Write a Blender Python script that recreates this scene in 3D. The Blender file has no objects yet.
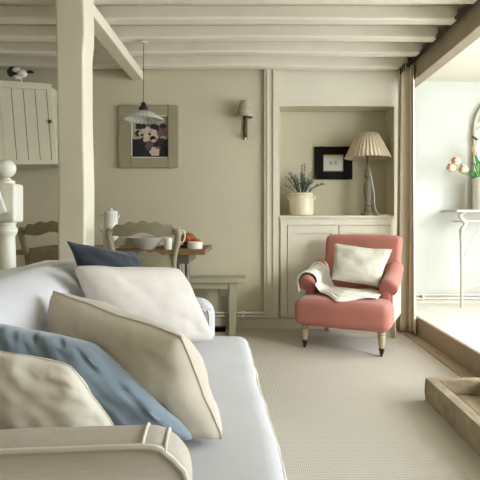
import bpy, bmesh, math, random
from mathutils import Vector, Matrix, Euler, noise
random.seed(7)
PI = math.pi
C = bpy.context.scene.collection
scene = bpy.context.scene

# ------------------------------------------------------------------ camera
cam_d = bpy.data.cameras.new('camera'); cam = bpy.data.objects.new('camera', cam_d); C.objects.link(cam)
cam.location = (0, 0, 1.0); cam.rotation_euler = (PI/2, 0, 0)
cam_d.sensor_width = 36; cam_d.lens = 36; cam_d.shift_x = -10/480; cam_d.shift_y = -22/480
cam_d.clip_start = 0.02
scene.camera = cam
scene.view_settings.view_transform = 'Standard'; scene.view_settings.look = 'None'
scene.view_settings.gamma = 1; scene.view_settings.exposure = 0.25

# ------------------------------------------------------------------ materials
def srgb(r, g, b):
    f = lambda c: (c/255/12.92) if c/255 <= .04045 else ((c/255+.055)/1.055)**2.4
    return (f(r), f(g), f(b), 1)
def mat(name, col, rough=.7, bump=0, bscale=60, var=0, vscale=8, metal=0, sheen=0, stretch=None, trans=0, col2=None, spec=.4, detail=4):
    m = bpy.data.materials.new(name); m.use_nodes = True
    nt = m.node_tree; p = nt.nodes['Principled BSDF']
    c = srgb(*col); p.inputs['Base Color'].default_value = c
    p.inputs['Roughness'].default_value = rough; p.inputs['Metallic'].default_value = metal
    p.inputs['Specular IOR Level'].default_value = spec
    if sheen: p.inputs['Sheen Weight'].default_value = sheen
    if trans: p.inputs['Transmission Weight'].default_value = trans
    tc = nt.nodes.new('ShaderNodeTexCoord'); mp = nt.nodes.new('ShaderNodeMapping')
    nt.links.new(tc.outputs['Object'], mp.inputs[0])
    if stretch: mp.inputs['Scale'].default_value = stretch
    if var or col2:
        n = nt.nodes.new('ShaderNodeTexNoise'); n.inputs['Scale'].default_value = vscale; n.inputs['Detail'].default_value = detail
        nt.links.new(mp.outputs[0], n.inputs['Vector'])
        r = nt.nodes.new('ShaderNodeValToRGB')
        r.color_ramp.elements[0].position = .3; r.color_ramp.elements[1].position = .7
        a = srgb(*col2) if col2 else tuple(x*(1-var) for x in c[:3])+(1,)
        r.color_ramp.elements[0].color = a
        r.color_ramp.elements[1].color = c if col2 else tuple(min(1, x*(1+var)) for x in c[:3])+(1,)
        nt.links.new(n.outputs['Fac'], r.inputs[0]); nt.links.new(r.outputs[0], p.inputs['Base Color'])
    if bump:
        n2 = nt.nodes.new('ShaderNodeTexNoise'); n2.inputs['Scale'].default_value = bscale; n2.inputs['Detail'].default_value = 3
        nt.links.new(mp.outputs[0], n2.inputs['Vector'])
        b = nt.nodes.new('ShaderNodeBump'); b.inputs['Strength'].default_value = bump; b.inputs['Distance'].default_value = .01
        nt.links.new(n2.outputs['Fac'], b.inputs['Height']); nt.links.new(b.outputs[0], p.inputs['Normal'])
    return m
def weave(m, s1=400, depth=.15, direction='X', s2=None, dist=.002, colmul=None):
    """adds woven ribs to a material: bump, and optionally a colour change in the grooves"""
    nt = m.node_tree; p = nt.nodes['Principled BSDF']
    tc = nt.nodes.new('ShaderNodeTexCoord'); hs = []
    for d, s in ((direction, s1), ('Y' if direction == 'X' else 'X', s2 or s1)):
        w = nt.nodes.new('ShaderNodeTexWave'); w.bands_direction = d; w.inputs['Scale'].default_value = s
        w.inputs['Distortion'].default_value = 0 if colmul else .6; w.inputs['Detail'].default_value = 1
        nt.links.new(tc.outputs['Object'], w.inputs['Vector']); hs.append(w)
    mx = nt.nodes.new('ShaderNodeMath'); mx.operation = 'MULTIPLY'
    nt.links.new(hs[0].outputs['Fac'], mx.inputs[0]); nt.links.new(hs[1].outputs['Fac'], mx.inputs[1])
    b = nt.nodes.new('ShaderNodeBump'); b.inputs['Strength'].default_value = depth; b.inputs['Distance'].default_value = dist
    nt.links.new(mx.outputs[0], b.inputs['Height']); nt.links.new(b.outputs[0], p.inputs['Normal'])
    if colmul:
        r = nt.nodes.new('ShaderNodeValToRGB'); r.color_ramp.elements[0].color = srgb(*colmul[0]); r.color_ramp.elements[1].color = srgb(*colmul[1])
        nt.links.new(mx.outputs[0], r.inputs[0]); nt.links.new(r.outputs[0], p.inputs['Base Color'])
    return m

M = {}
M['wall'] = mat('wall_paint', (203, 194, 168), .85, .12, 14, .03, 2)
M['panel'] = mat('panel_paint', (218, 210, 190), .6, .04, 20, .02, 3)
M['ceil'] = mat('ceiling_paint', (214, 205, 186), .8, .25, 9, .03, 3)
M['joist'] = mat('joist_paint', (228, 219, 202), .7, .35, 8, .03, 5)
M['post'] = mat('post_paint', (226, 217, 194), .6, .4, 6, .03, 5)
M['baywall'] = mat('bay_wall_paint', (212, 212, 203), .8, .1, 12, .02, 3)
M['bayceil'] = mat('bay_ceiling_paint', (226, 220, 200), .8, .1, 12, .02, 3)
M['carpet'] = weave(mat('carpet_weave', (205, 197, 184), .95), 40, .6, 'X', 26, .004, ((184, 174, 158), (234, 227, 214)))
M['bayfloor'] = mat('limed_floor', (226, 221, 208), .6, .1, 12, .05, 3, stretch=(1, 6, 1))
M['stepwood'] = mat('step_board', (160, 144, 118), .6, .2, 30, .14, 12, stretch=(6, 1, 6))
M['stone'] = mat('trough_stone', (172, 157, 130), .75, .4, 25, 0, 9, col2=(142, 126, 100), stretch=(2, 1, 2))
M['beamtaupe'] = mat('taupe_board', (160, 146, 124), .7, .1, 30, .06, 10)
M['dark'] = mat('dark_metal', (38, 32, 28), .4)
M['linen'] = weave(mat('sofa_linen', (210, 208, 210), .9, sheen=.2), 160, .25, 'X', 160, .002)
M['linenshade'] = mat('sofa_linen_shaded', (196, 186, 172), .9, .12, 60, .05, 26, stretch=(1, 1, 9))  # near arm's copy of the sofa linen, shade painted in as darker greige
M['piping'] = mat('sofa_piping', (226, 220, 208), .85)
M['cream'] = mat('cream_cotton', (222, 214, 198), .9, .04, 200, .02, 6, sheen=.2)
M['beige'] = mat('beige_linen', (208, 197, 180), .9, .06, 250, .03, 20, sheen=.2)
M['offwhite'] = mat('offwhite_cotton', (213, 204, 195), .9, .04, 200, .02, 6, sheen=.2)
M['blue'] = mat('blue_velvet', (120, 135, 148), .8, .05, 200, .08, 6, sheen=.5)
M['navy'] = mat('navy_velvet', (40, 47, 55), .85, .05, 200, .08, 6, sheen=.2)
M['pink'] = mat('pink_velvet', (178, 114, 100), .8, .05, 150, .08, 5, sheen=.2)
M['calico'] = mat('calico', (214, 202, 182), .9, .1, 60, .03, 8)
M['palewood'] = mat('pale_wood', (186, 166, 136), .55, .15, 30, .1, 14, stretch=(5, 5, 1))
M['knit'] = weave(mat('knit_throw', (240, 236, 224), .95, sheen=.2), 9, .5, 'Y', 40, .008)
M['greycush'] = mat('grey_cushion', (206, 202, 186), .9, .06, 250, .03, 14)
M['curtain'] = mat('curtain_linen', (230, 216, 194), .9, .04, 200, .05, 8, stretch=(1, 1, .2))
M['curtainedge'] = mat('curtain_lining', (226, 216, 198), .9)
M['cupboard'] = mat('cupboard_paint', (200, 193, 166), .6, .06, 20, .03, 6)
M['groove'] = mat('groove_paint', (112, 106, 84), .8)
M['white'] = mat('white_ceramic', (232, 228, 216), .25, .03, 8)
M['whitepaint'] = mat('white_gloss_paint', (228, 224, 208), .4, .08, 20)
M['crock'] = mat('crock_glaze', (224, 212, 180), .35, .05, 10, .05, 8)
M['greychair'] = mat('grey_painted_wood', (146, 137, 110), .6, .12, 30, .1, 18, stretch=(1, 4, 4))
M['rush'] = weave(mat('rush_seat', (150, 122, 78), .85), 40, .8, 'X', 40, .006)
M['tablewood'] = mat('table_wood', (132, 104, 74), .6, .2, 30, .2, 10, stretch=(1, 8, 8))
M['bench'] = mat('bench_paint', (166, 160, 134), .6, .08, 25, .04, 10)
M['metal'] = mat('grey_metal', (128, 124, 114), .4, metal=.6)
M['brass'] = mat('dark_brass', (92, 68, 42), .4, metal=.6)
M['sage'] = mat('sage_frame', (156, 147, 120), .6, .06, 30, .04, 12)
M['black'] = mat('black_frame', (14, 12, 11), .6, spec=.15)
M['gold'] = mat('gold_slip', (150, 116, 66), .4, metal=.5)
M['paper'] = mat('paper', (206, 206, 196), .8, 0, 5, .04, 40)
M['ink'] = mat('ink', (120, 122, 118), .8)
M['lampgrey'] = mat('lamp_grey_wood', (120, 114, 96), .6, .2, 30, .12, 30)
M['shade'] = mat('pleated_shade', (204, 186, 160), .85, .1, 60, .03, 10)
M['sconceshade'] = mat('sconce_shade', (176, 170, 148), .85, .1, 60, 0, 40, col2=(150, 144, 122))
M['leafgrey'] = mat('lavender_leaf', (92, 100, 84), .8, 0, 5, .15, 30)
M['leafdark'] = mat('lavender_dark', (58, 64, 54), .8)
M['leaf'] = mat('tulip_leaf', (76, 132, 62), .5, 0, 5, .15, 20)
M['petal'] = mat('tulip_petal', (240, 200, 168), .6, 0, 5, .05, 30)
M['orange'] = mat('bronze_fruit', (162, 88, 44), .5, .2, 20, .25, 20)
M['bowlgrey'] = mat('bowl_glaze', (176, 170, 158), .3, 0, 5, .05, 20)
M['cloth'] = mat('napkin', (206, 198, 182), .9, .1, 60)
M['iron'] = mat('painted_iron', (214, 206, 188), .5, .1, 30, .05, 20)
M['marble'] = mat('pale_stone_top', (224, 220, 208), .3, 0, 5, .04, 6)
M['mirrorframe'] = mat('mirror_frame', (188, 186, 164), .5, .08, 30)
M['mirror'] = mat('mirror_glass', (220, 224, 222), .05, metal=1)
M['pipe'] = mat('pipe_paint', (226, 222, 208), .35)
M['plastic'] = mat('white_plastic', (226, 224, 214), .35)
M['windowframe'] = mat('window_paint', (236, 234, 226), .5)
M['darkpaint'] = mat('painting_dark', (34, 32, 34), .7, 0, 5, .3, 40)
M['bgpaint'] = mat('painting_ground', (160, 150, 130), .7, 0, 5, .08, 12)
M['blush'] = mat('painting_blush', (196, 176, 160), .7, 0, 5, .12, 60)
M['mauve'] = mat('painting_mauve', (104, 82, 76), .7, 0, 5, .2, 50)
M['plum'] = mat('painting_plum', (48, 40, 40), .7, 0, 5, .2, 50)
g = bpy.data.materials.new('ribbed_glass'); g.use_nodes = True; p = g.node_tree.nodes['Principled BSDF']
p.inputs['Base Color'].default_value = srgb(232, 234, 226); p.inputs['Roughness'].default_value = .22
p.inputs['Transmission Weight'].default_value = .45; p.inputs['IOR'].default_value = 1.3
M['glass'] = g

# ------------------------------------------------------------------ mesh builder
class MB:
    def __init__(s): s.v = []; s.f = []; s.mi = []; s.m = 0
    def add(s, vs, fs, M4=None):
        o = len(s.v)
        for p in vs:
            p = Vector(p)
            s.v.append(M4 @ p if M4 else p)
        for f in fs: s.f.append([i+o for i in f]); s.mi.append(s.m)
        return s
    def box(s, x0, x1, y0, y1, z0, z1, M4=None):
        vs = [(x, y, z) for x in (x0, x1) for y in (y0, y1) for z in (z0, z1)]
        return s.add(vs, [(0,1,3,2), (4,6,7,5), (0,4,5,1), (2,3,7,6), (0,2,6,4), (1,5,7,3)], M4)
    def rbox(s, c, h, r, n=8, fn=None, M4=None):
        """rounded box, centre c, half sizes h, radius r, surface subdivided n per side"""
        vs = []; fs = []; idx = {}
        def vert(p):
            k = (round(p[0], 5), round(p[1], 5), round(p[2], 5))
            if k in idx: return idx[k]
            q = []; inner = []
            for a in range(3):
                e = p[a]*h[a]; l = max(h[a]-r, 0)
                inner.append(max(-l, min(l, e))); q.append(e)
            d = Vector(q)-Vector(inner)
            pos = Vector(inner)+(d.normalized()*r if d.length > 1e-9 else Vector())
            pos = pos+Vector(c)
            if fn: pos = Vector(fn(pos))
            idx[k] = len(vs); vs.append(pos); return idx[k]
        ts = {}
        def tl(a):
            # dense near the rounded border
            l = max(h[a]-r, 0)/h[a]; k = 4
            t = [-1+(1-l)*(1-math.cos(i/k*PI/2)) if False else -1+(1-l)*i/k for i in range(k)]
            mid = [-l+2*l*i/n for i in range(n+1)]
            t2 = [-x for x in reversed(t)]
            out = []
            for x in t+mid+t2:
                if not out or x-out[-1] > 1e-5: out.append(x)
            return out
        T = [tl(a) for a in range(3)]
        for a in range(3):
            b, c2 = (a+1) % 3, (a+2) % 3
            for sg in (-1, 1):
                for i in range(len(T[b])-1):
                    for j in range(len(T[c2])-1):
                        qd = []
                        for (u, w) in ((i, j), (i+1, j), (i+1, j+1), (i, j+1)):
                            p = [0, 0, 0]; p[a] = sg; p[b] = T[b][u]; p[c2] = T[c2][w]; qd.append(vert(p))
                        if sg < 0: qd.reverse()
                        if len(set(qd)) > 2: fs.append(qd)
        return s.add(vs, fs, M4)
    def lathe(s, prof, n=24, c=(0, 0, 0), M4=None, cap=True, flute=0, nf=0):
        vs = []; fs = []
        for (r, z) in prof:
            for k in range(n):
                a = 2*PI*k/n
                rr = r*(1+flute*math.cos(nf*a))
                vs.append((c[0]+rr*math.cos(a), c[1]+rr*math.sin(a), c[2]+z))
        for i in range(len(prof)-1):
            for k in range(n):
                k2 = (k+1) % n
                fs.append((i*n+k, i*n+k2, (i+1)*n+k2, (i+1)*n+k))
        if cap:
            fs.append(tuple(range(n-1, -1, -1))); fs.append(tuple((len(prof)-1)*n+k for k in range(n)))
        return s.add(vs, fs, M4)
    def tube(s, pts, rad, n=8, M4=None, closed=False):
        pts = [Vector(p) for p in pts]; m = len(pts)
        rads = list(rad) if isinstance(rad, (list, tuple)) else [rad]*m
        rads = (rads+[rads[-1]]*m)[:m]
        vs = []; fs = []; up = None
        for i, p in enumerate(pts):
            if closed: t = pts[(i+1) % m]-pts[(i-1) % m]
            else: t = pts[min(i+1, m-1)]-pts[max(i-1, 0)]
            t.normalize()
            if up is None:
                up = Vector((0, 0, 1)) if abs(t.z) < .9 else Vector((1, 0, 0))
            a = t.cross(up)
            if a.length < 1e-6: a = t.cross(Vector((0, 1, 0)))
            a.normalize(); up = a.cross(t).normalized()
            for k in range(n):
                an = 2*PI*k/n
                vs.append(p+(a*math.cos(an)+up*math.sin(an))*rads[i])
        for i in range(m if closed else m-1):
            j = (i+1) % m
            for k in range(n):
                k2 = (k+1) % n
                fs.append((i*n+k, i*n+k2, j*n+k2, j*n+k))
        if not closed:
            fs.append(tuple(range(n-1, -1, -1))); fs.append(tuple((m-1)*n+k for k in range(n)))
        return s.add(vs, fs, M4)
    def prism(s, outline, y0, y1, M4=None):
        """outline in x-z, extruded along y"""
        n = len(outline)
        vs = [(x, y0, z) for x, z in outline]+[(x, y1, z) for x, z in outline]
        fs = [tuple(range(n)), tuple(range(2*n-1, n-1, -1))]
        for i in range(n): j = (i+1) % n; fs.append((i, i+n, j+n, j))
        return s.add(vs, fs, M4)
    def grid(s, fn, nu, nv, M4=None, cu=False):
        vs = [fn(i/nu, j/nv) for i in range(nu+1) for j in range(nv+1)]
        fs = [(i*(nv+1)+j, (i+1)*(nv+1)+j, (i+1)*(nv+1)+j+1, i*(nv+1)+j+1) for i in range(nu) for j in range(nv)]
        return s.add(vs, fs, M4)
    def ball(s, c, r, n=14, sc=(1, 1, 1), M4=None):
        prof = []
        m = n//2+2
        for i in range(m+1):
            a = -PI/2+PI*i/m; prof.append((max(math.cos(a)*r, 1e-4), math.sin(a)*r))
        T = Matrix.Translation(c) @ Matrix.Diagonal((sc[0], sc[1], sc[2], 1))
        return s.lathe(prof, n, M4=(M4 @ T if M4 else T))
    def build(s, name, m, parent=None, smooth=True, bevel=0, angle=40, solid=0):
        me = bpy.data.meshes.new(name); me.from_pydata([tuple(v) for v in s.v], [], s.f)
        ms = m if isinstance(m, (list, tuple)) else [m]
        for x in ms: me.materials.append(x)
        for p_, i in zip(me.polygons, s.mi): p_.material_index = i
        bm = bmesh.new(); bm.from_mesh(me); bmesh.ops.remove_doubles(bm, verts=bm.verts, dist=1e-5)
        bmesh.ops.recalc_face_normals(bm, faces=bm.faces)
        if bevel:
            es = [e for e in bm.edges if e.is_manifold and e.calc_face_angle(0) > .6]
            bmesh.ops.bevel(bm, geom=es, offset=bevel, segments=2, affect='EDGES', clamp_overlap=True)
        for f in bm.faces: f.smooth = smooth
        if smooth:
            for e in bm.edges:
                if e.is_manifold and e.calc_face_angle(0) > math.radians(angle): e.smooth = False
        bm.to_mesh(me); bm.free()
        o = bpy.data.objects.new(name, me); C.objects.link(o)
        if parent: o.parent = parent
        if solid:
            sm = o.modifiers.new('solid', 'SOLIDIFY'); sm.thickness = solid; sm.offset = 0
        return o

def tag(o, label=None, cat=None, group=None, kind=None):
    if label: o['label'] = label
    if cat: o['category'] = cat
    if group: o['group'] = group
    if kind: o['kind'] = kind
    return o
def empty(name, loc=(0, 0, 0), rz=0):
    o = bpy.data.objects.new(name, None); C.objects.link(o); o.empty_display_size = .05
    o.location = loc; o.rotation_euler = (0, 0, rz); return o
def struct(name, mb, m, **k): return tag(mb.build(name, m, **k), kind='structure')
def kids(o): return [c for c in bpy.data.objects if c.parent == o]
def copy_tree(o, parent=None):
    c = o.copy(); C.objects.link(c); c.parent = parent
    for ch in kids(o): copy_tree(ch, c)
    return c
def box_at(*a): return MB().box(*a)
def nz(p, s=1, seed=0): return noise.noise(Vector(p)*s+Vector((seed*7.3, seed*3.1, seed)))

# ------------------------------------------------------------------ the room
YB = 4.36; ZC = 2.43; ZJ = 2.33; XL = -2.45; XR = 3.1; YF = -1.6; STEP = 1.43
struct('floor', box_at(XL-.1, STEP, YF-.1, YB+.35, -.08, 0), M['carpet'])
w = MB().box(XL, .127, YB, YB+.4, 0, ZC).box(.127, .27, YB, YB+.4, 0, ZC)
w.box(.27, 1.31, YB+.3, YB+.4, 0, ZC).box(1.31, STEP, YB, YB+.44, 0, ZC+.1).box(.27, 1.31, YB, YB+.3, 2.03, ZC)
struct('wall_back', w, M['wall'], smooth=False)
# panelled surround (partition post, header over the alcove)
t = MB().box(.127, .253, YB-.035, YB, .10, ZJ+.06).box(.150, .165, YB-.045, YB-.035, .1, ZJ).box(.205, .253, YB-.05, YB-.035, .1, ZJ)
struct('trim_1', t, M['panel'], smooth=False, bevel=.003)
t = MB().box(.253, 1.33, YB-.012, YB, 2.03, ZC).box(.253, 1.31, YB-.03, YB, 2.012, 2.032)
struct('trim_2', t, M['panel'], smooth=False)
struct('wall_left', box_at(XL-.1, XL, YF, YB, 0, ZC), M['wall'])
# rear wall behind the camera with a window
struct('wall_front', box_at(XL, XR, YF-.1, YF, 0, ZC), M['wall'])
struct('ceiling', MB().box(XL-.1, STEP+.05, YF-.1, YB+.44, ZC, ZC+.1), M['ceil'])
# skirting
struct('baseboard_back', MB().box(XL, .253, YB-.02, YB, 0, .09).box(XL, .253, YB-.014, YB, .09, .1).box(.253, 1.3, YB-.03, YB-.016, 0, .09), M['panel'], smooth=False)
struct('baseboard_left', box_at(XL, XL+.02, YF, YB-.02, 0, .1), M['panel'])
# bay
struct('floor_bay', MB().box(STEP+.02, XR, YF, 4.8, 0, .15), M['bayfloor'], bevel=.006)
struct('trim_3', MB().box(STEP, STEP+.02, YF, 4.8, 0, .152), M['stepwood'], smooth=False)
struct('trim_4', MB().box(1.325, STEP, YF, YB-.03, 0, .006), M['stepwood'], smooth=False)
struct('wall_bay', MB().box(STEP-.1, XR+.3, 4.8, 4.9, 0, 2.6), M['baywall'])
struct('wall_bay_side', MB().box(STEP-.02, STEP, YB, 4.8, 0, 2.6), M['baywall'])
struct('ceiling_bay', MB().box(STEP+.05, XR+.3, YF-.1, 4.9, 2.36, 2.55), M['bayceil'])
# right wall with the big window band
WY0, WY1, WZ0, WZ1 = 0.1, 4.0, .55, 2.28
wr = MB().box(XR, XR+.3, YF-.1, WY0, 0, 2.4).box(XR, XR+.3, WY1, 4.8, 0, 2.4).box(XR, XR+.3, WY0, WY1, 0, WZ0).box(XR, XR+.3, WY0, WY1, WZ1, 2.4)
struct('wall_right', wr, M['baywall'], smooth=False)
def window(name, x0, x1, y0, y1, z0, z1, axis, n):
    b = MB(); t = .05
    if axis == 'y':
        b.box(x0, x1, y0, y1, z0, z0+t).box(x0, x1, y0, y1, z1-t, z1)
        for i in range(n+1):
            y = y0+(y1-y0-t)*i/n; b.box(x0, x1, y, y+t, z0+t, z1-t)
        b.box(x0+.01, x1-.01, y0, y1, (z0+z1)/2-.012, (z0+z1)/2+.012)
    else:
        b.box(x0, x1, y0, y1, z0, z0+t).box(x0, x1, y0, y1, z1-t, z1)
        for i in range(n+1):
            x = x0+(x1-x0-t)*i/n; b.box(x, x+t, y0, y1, z0+t, z1-t)
    struct(name, b, M['windowframe'], smooth=False)
window('window_1', XR+.12, XR+.17, WY0, WY1, WZ0, WZ1, 'y', 6)
# pelmet beam + joists
struct('trim_5', MB().box(STEP, STEP+.1, YF, YB+.44, 2.20, ZC+.1), M['beamtaupe'], smooth=False, bevel=.004)
k = 6
ys = [4.27, 3.93, 3.60, 3.27, 2.95, 2.63, 2.30, 1.97, 1.64, 1.31, .98, .65, .3, -.05, -.4, -.8, -1.2]
for y in ys:
    wd = .10
    def jf(p, y=y): return (p.x, p.y+.012*nz((p.x, y, 1), 1.6, 1), p.z+(.014*nz((p.x, y, 3), 1.5, 2) if p.z < ZJ+.04 else 0))
    b = MB().rbox(((XL+1.40)/2, y, (ZJ+ZC)/2+.004), ((1.40-XL)/2, wd/2, (ZC-ZJ)/2), .016, 26, jf)
    struct('trim_%d' % k, b, M['joist']); k += 1
# spine beam running away from the camera, and the crooked post under it
b = MB().rbox((-1.02, (2.93+YB-.005+-1.5)/2-.0, 2.29), (.05, (YB-.005+1.5)/2, .04), .006, 16,
              lambda p: (p.x+.008*nz(p, 2, 3), p.y, p.z+.008*nz((0, p.y, 0), 2, 4)))
# centre the beam from YF to the back wall
for i, v in enumerate(b.v): v.y += (YB-.005-1.5)/2-(2.93+YB-.005-1.5)/2+.0
struct('trim_%d' % k, b, M['post']); k += 1
def pf(p):
    z = p.z; t = (z-1.1)/1.2
    lx = -1.02; 
    x = p.x+.012*nz((p.x*.3, 0, z), 2.2, 5)+(.016 if z > 2.0 and p.x > lx else 0)*min(1, max(0, (z-1.98)*12))
    x += -.014*max(0, z-1.2)+.02*math.exp(-z*1.2)
    return (x, p.y+.012*nz((p.x, p.y, z), 2, 6), z)
b = MB().rbox((-1.03, 2.84, 1.19), (.078, .088, 1.19), .014, 22, pf)
struct('trim_%d' % k, b, M['post']); k += 1

# ------------------------------------------------------------------ pipes, sockets
b = MB().tube([(XL+.05, YB-.045, .148), (.125, YB-.045, .148)], .010).tube([(XL+.05, YB-.045, .118), (.125, YB-.045, .118)], .010)
for x in (-1.6, -.75, -.06): b.box(x-.01, x+.01, YB-.056, YB, .105, .155)
tag(b.build('heating_pipe', M['pipe']), 'pair of white heating pipes along the dining wall under the bench', 'pipe')
b = MB().tube([(1.46, 4.77, .235), (3.05, 4.77, .235)], .008).tube([(1.46, 4.77, .20), (3.05, 4.77, .20)], .009)
for x in (1.72, 2.6): b.box(x-.012, x+.012, 4.755, 4.8, .19, .245)
b.box(1.46, 3.05, 4.792, 4.8, .15, .185)
tag(b.build('heating_pipe', M['pipe']), 'pair of white heating pipes along the bay wall behind the console table', 'pipe')
b = MB().rbox((-.195, YB-.012, .335), (.073, .012, .045), .006, 3)
so = b.build('wall_socket', M['plastic']); tag(so, 'white double wall socket behind the bench leg', 'socket')
MB().rbox((-.235, YB-.028, .335), (.022, .006, .022), .004, 2).build('switch', M['plastic'], so)
tag(MB().rbox((-.265, 4.25, .018), (.05, .04, .018), .008, 3).build('box', M['black']), 'small black box on the floor behind the bench leg', 'box')

# ------------------------------------------------------------------ alcove cupboard
cb = empty('alcove_cupboard', (0, 0, 0)); tag(cb, 'cream built-in cupboard with panelled doors under the alcove shelf', 'cupboard')
MB().box(.275, 1.305, YB, YB+.295, .0, .985).build('body', M['panel'], cb, smooth=False)
MB().box(.262, 1.308, YB-.035, YB+.298, 1.0, 1.022).box(.268, 1.304, YB-.022, YB, .985, 1.0).build('shelf', M['panel'], cb, bevel=.004)
fr = MB().box(.275, .335, YB-.016, YB, .1, .985).box(1.27, 1.305, YB-.016, YB, .1, .985).box(.335, 1.27, YB-.016, YB, .935, .985).box(.335, 1.27, YB-.016, YB, .1, .13)
fr.build('face_frame', M['panel'], cb, smooth=False, bevel=.002)
for x0, x1 in ((.34, .80), (.806, 1.266)):
    d = MB().box(x0, x1, YB-.006, YB, .135, .93)
    d.box(x0, x0+.06, YB-.018, YB-.006, .135, .93).box(x1-.06, x1, YB-.018, YB-.006, .135, .93)
    d.box(x0+.06, x1-.06, YB-.018, YB-.006, .86, .93).box(x0+.06, x1-.06, YB-.018, YB-.006, .135, .22)
    d.build('door', M['panel'], cb, smooth=False, bevel=.002)

# ------------------------------------------------------------------ crock with lavender, small picture, table lamp
SH = 1.022; SY = 4.50
cx = (301.5-250)/480*SY
cr = empty('stoneware_crock', (cx, SY, SH)); tag(cr, 'cream stoneware crock holding lavender on the alcove shelf', 'pot')
b = MB().lathe([(.085, 0), (.108, .006), (.113, .03), (.113, .14), (.108, .165), (.098, .178), (.098, .19), (.106, .196), (.106, .21), (.096, .212), (.09, .2), (.088, .05), (.02, .045)], 32, cap=False)
b.lathe([(.09, 0.001), (.002, .001)], 32, cap=False)
b.build('body', M['crock'], cr)
for sx in (-1, 1):
    MB().tube([(sx*.098, 0, .185), (sx*.125, 0, .18), (sx*.13, 0, .165), (sx*.11, 0, .15)], .009, 8).build('handle', M['crock'], cr)
lv = empty('lavender_plant', (cx, SY, SH+.19)); tag(lv, 'grey-green lavender sprigs standing in the cream crock', 'plant')
random.seed(3)
for i in range(30):
    a = random.uniform(0, 2*PI); L = random.uniform(.18, .33); sp = random.uniform(.1, 1.5)
    b = MB(); pts = []
    dx, dy = math.cos(a), math.sin(a)*.5
    for q in range(6):
        t = q/5; r = .015+sp*(.05*t+.10*t*t); pts.append((dx*r, dy*r, -.08+(L+.08)*t*(1-.30*sp*t)))
    b.tube(pts, .0022, 5)
    for q in range(8):
        t = .45+.55*q/8; u = t*5; i0 = int(min(4, u)); f_ = u-i0
        p0 = Vector(pts[i0]).lerp(Vector(pts[i0+1]), f_)
        aa = random.uniform(0, 6.28); d_ = Vector((math.cos(aa), math.sin(aa), .8)).normalized()
        b.tube([p0, p0+d_*.016, p0+d_*.03], [.003, .0036, .0006], 4)
    b.build('sprig', M['leafgrey' if i % 3 else 'leafdark'], lv)
b = MB().ball((0, 0, -.01), .08, 12, (1, 1, .5)); b.build('foliage', M['leafdark'], lv)

YA = YB+.3
def P(px, Y): return (px-250)/480*Y
def Zp(py, Y): return 1-(py-218)/480*Y
x0, x1 = P(314, YA), P(352, YA); z0, z1 = Zp(179.5, YA), Zp(147, YA)
pc = empty('framed_print', ((x0+x1)/2, YA, z0)); tag(pc, 'small print in a wide black frame hanging in the alcove', 'picture')
hw = (x1-x0)/2; hh = z1-z0; bw = .083; bh = .075
b = MB().box(-hw, -hw+bw, -.025, 0, 0, hh).box(hw-bw, hw, -.025, 0, 0, hh).box(-hw+bw, hw-bw, -.025, 0, 0, bh).box(-hw+bw, hw-bw, -.025, 0, hh-bh, hh)
b.build('frame', M['black'], pc, smooth=False, bevel=.003)
b = MB()
gx, gz0, gz1 = hw-bw, bh, hh-bh
b.box(-gx, -gx+.008, -.022, 0, gz0, gz1).box(gx-.008, gx, -.022, 0, gz0, gz1).box(-gx, gx, -.022, 0, gz0, gz0+.008).box(-gx, gx, -.022, 0, gz1-.008, gz1)
b.build('slip', M['gold'], pc, smooth=False)
b = MB().box(-gx+.008, gx-.008, -.014, 0, gz0+.008, gz1-.008); b.m = 1
for cx_, rr in ((-.022, .017), (.022, .022)):
    b.tube([(cx_+rr*.7*math.cos(a*PI/8), -.0148, (gz0+gz1)/2+rr*math.sin(a*PI/8)) for a in range(16)], .0022, 4, closed=True)
    b.box(cx_-.006, cx_+.006, -.0152, -.014, (gz0+gz1)/2-.008, (gz0+gz1)/2+.008)
b.build('print', [M['paper'], M['ink']], pc, smooth=False)

LX = P(368, 4.42); LY = 4.43
lp = empty('table_lamp', (LX, LY, SH)); tag(lp, 'grey turned wooden table lamp with pleated taupe shade on the alcove shelf', 'lamp')
prof = [(.06, 0), (.062, .02), (.05, .026), (.036, .034), (.03, .05), (.036, .058), (.036, .066), (.026, .075), (.032, .09), (.036, .098), (.03, .108), (.026, .12), (.03, .15), (.036, .21), (.04, .25), (.036, .29), (.024, .325), (.02, .34), (.03, .35), (.038, .36), (.034, .372), (.024, .385), (.03, .40), (.032, .41), (.024, .42), (.014, .43), (.012, .47)]
MB().lathe([(r, z) for r, z in prof], 24).build('base', M['lampgrey'], lp)
MB().tube([(0, 0, .46), (0, 0, .56)], .011, 10).build('bulb_holder', M['brass'], lp)
def shade_fn(u, v):
    a = u*2*PI; r = (.208+(.095-.208)*v)*(1+.026*math.cos(a*34)*(1-.2*v)); return (r*math.cos(a), r*math.sin(a), .53+.225*v)
b = MB().grid(shade_fn, 264, 3); b.build('lamp_shade', M['shade'], lp, solid=.003, angle=180)
MB().tube([(0, 0, .56), (0, .05, .6), (0, .06, .68), (0, 0, .74)], .003, 6).tube([(-.095, 0, .75), (0, 0, .745), (.095, 0, .75)], .0025, 6).build('harp', M['brass'], lp)
pts = [(.03, -.05, .40), (.045, -.055, .2), (.05, -.055, .10), (.07, -.06, .03), (.10, -.06, .006), (.14, -.045, .006), (.18, -.02, .006), (.22, -.03, .006)]
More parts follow.
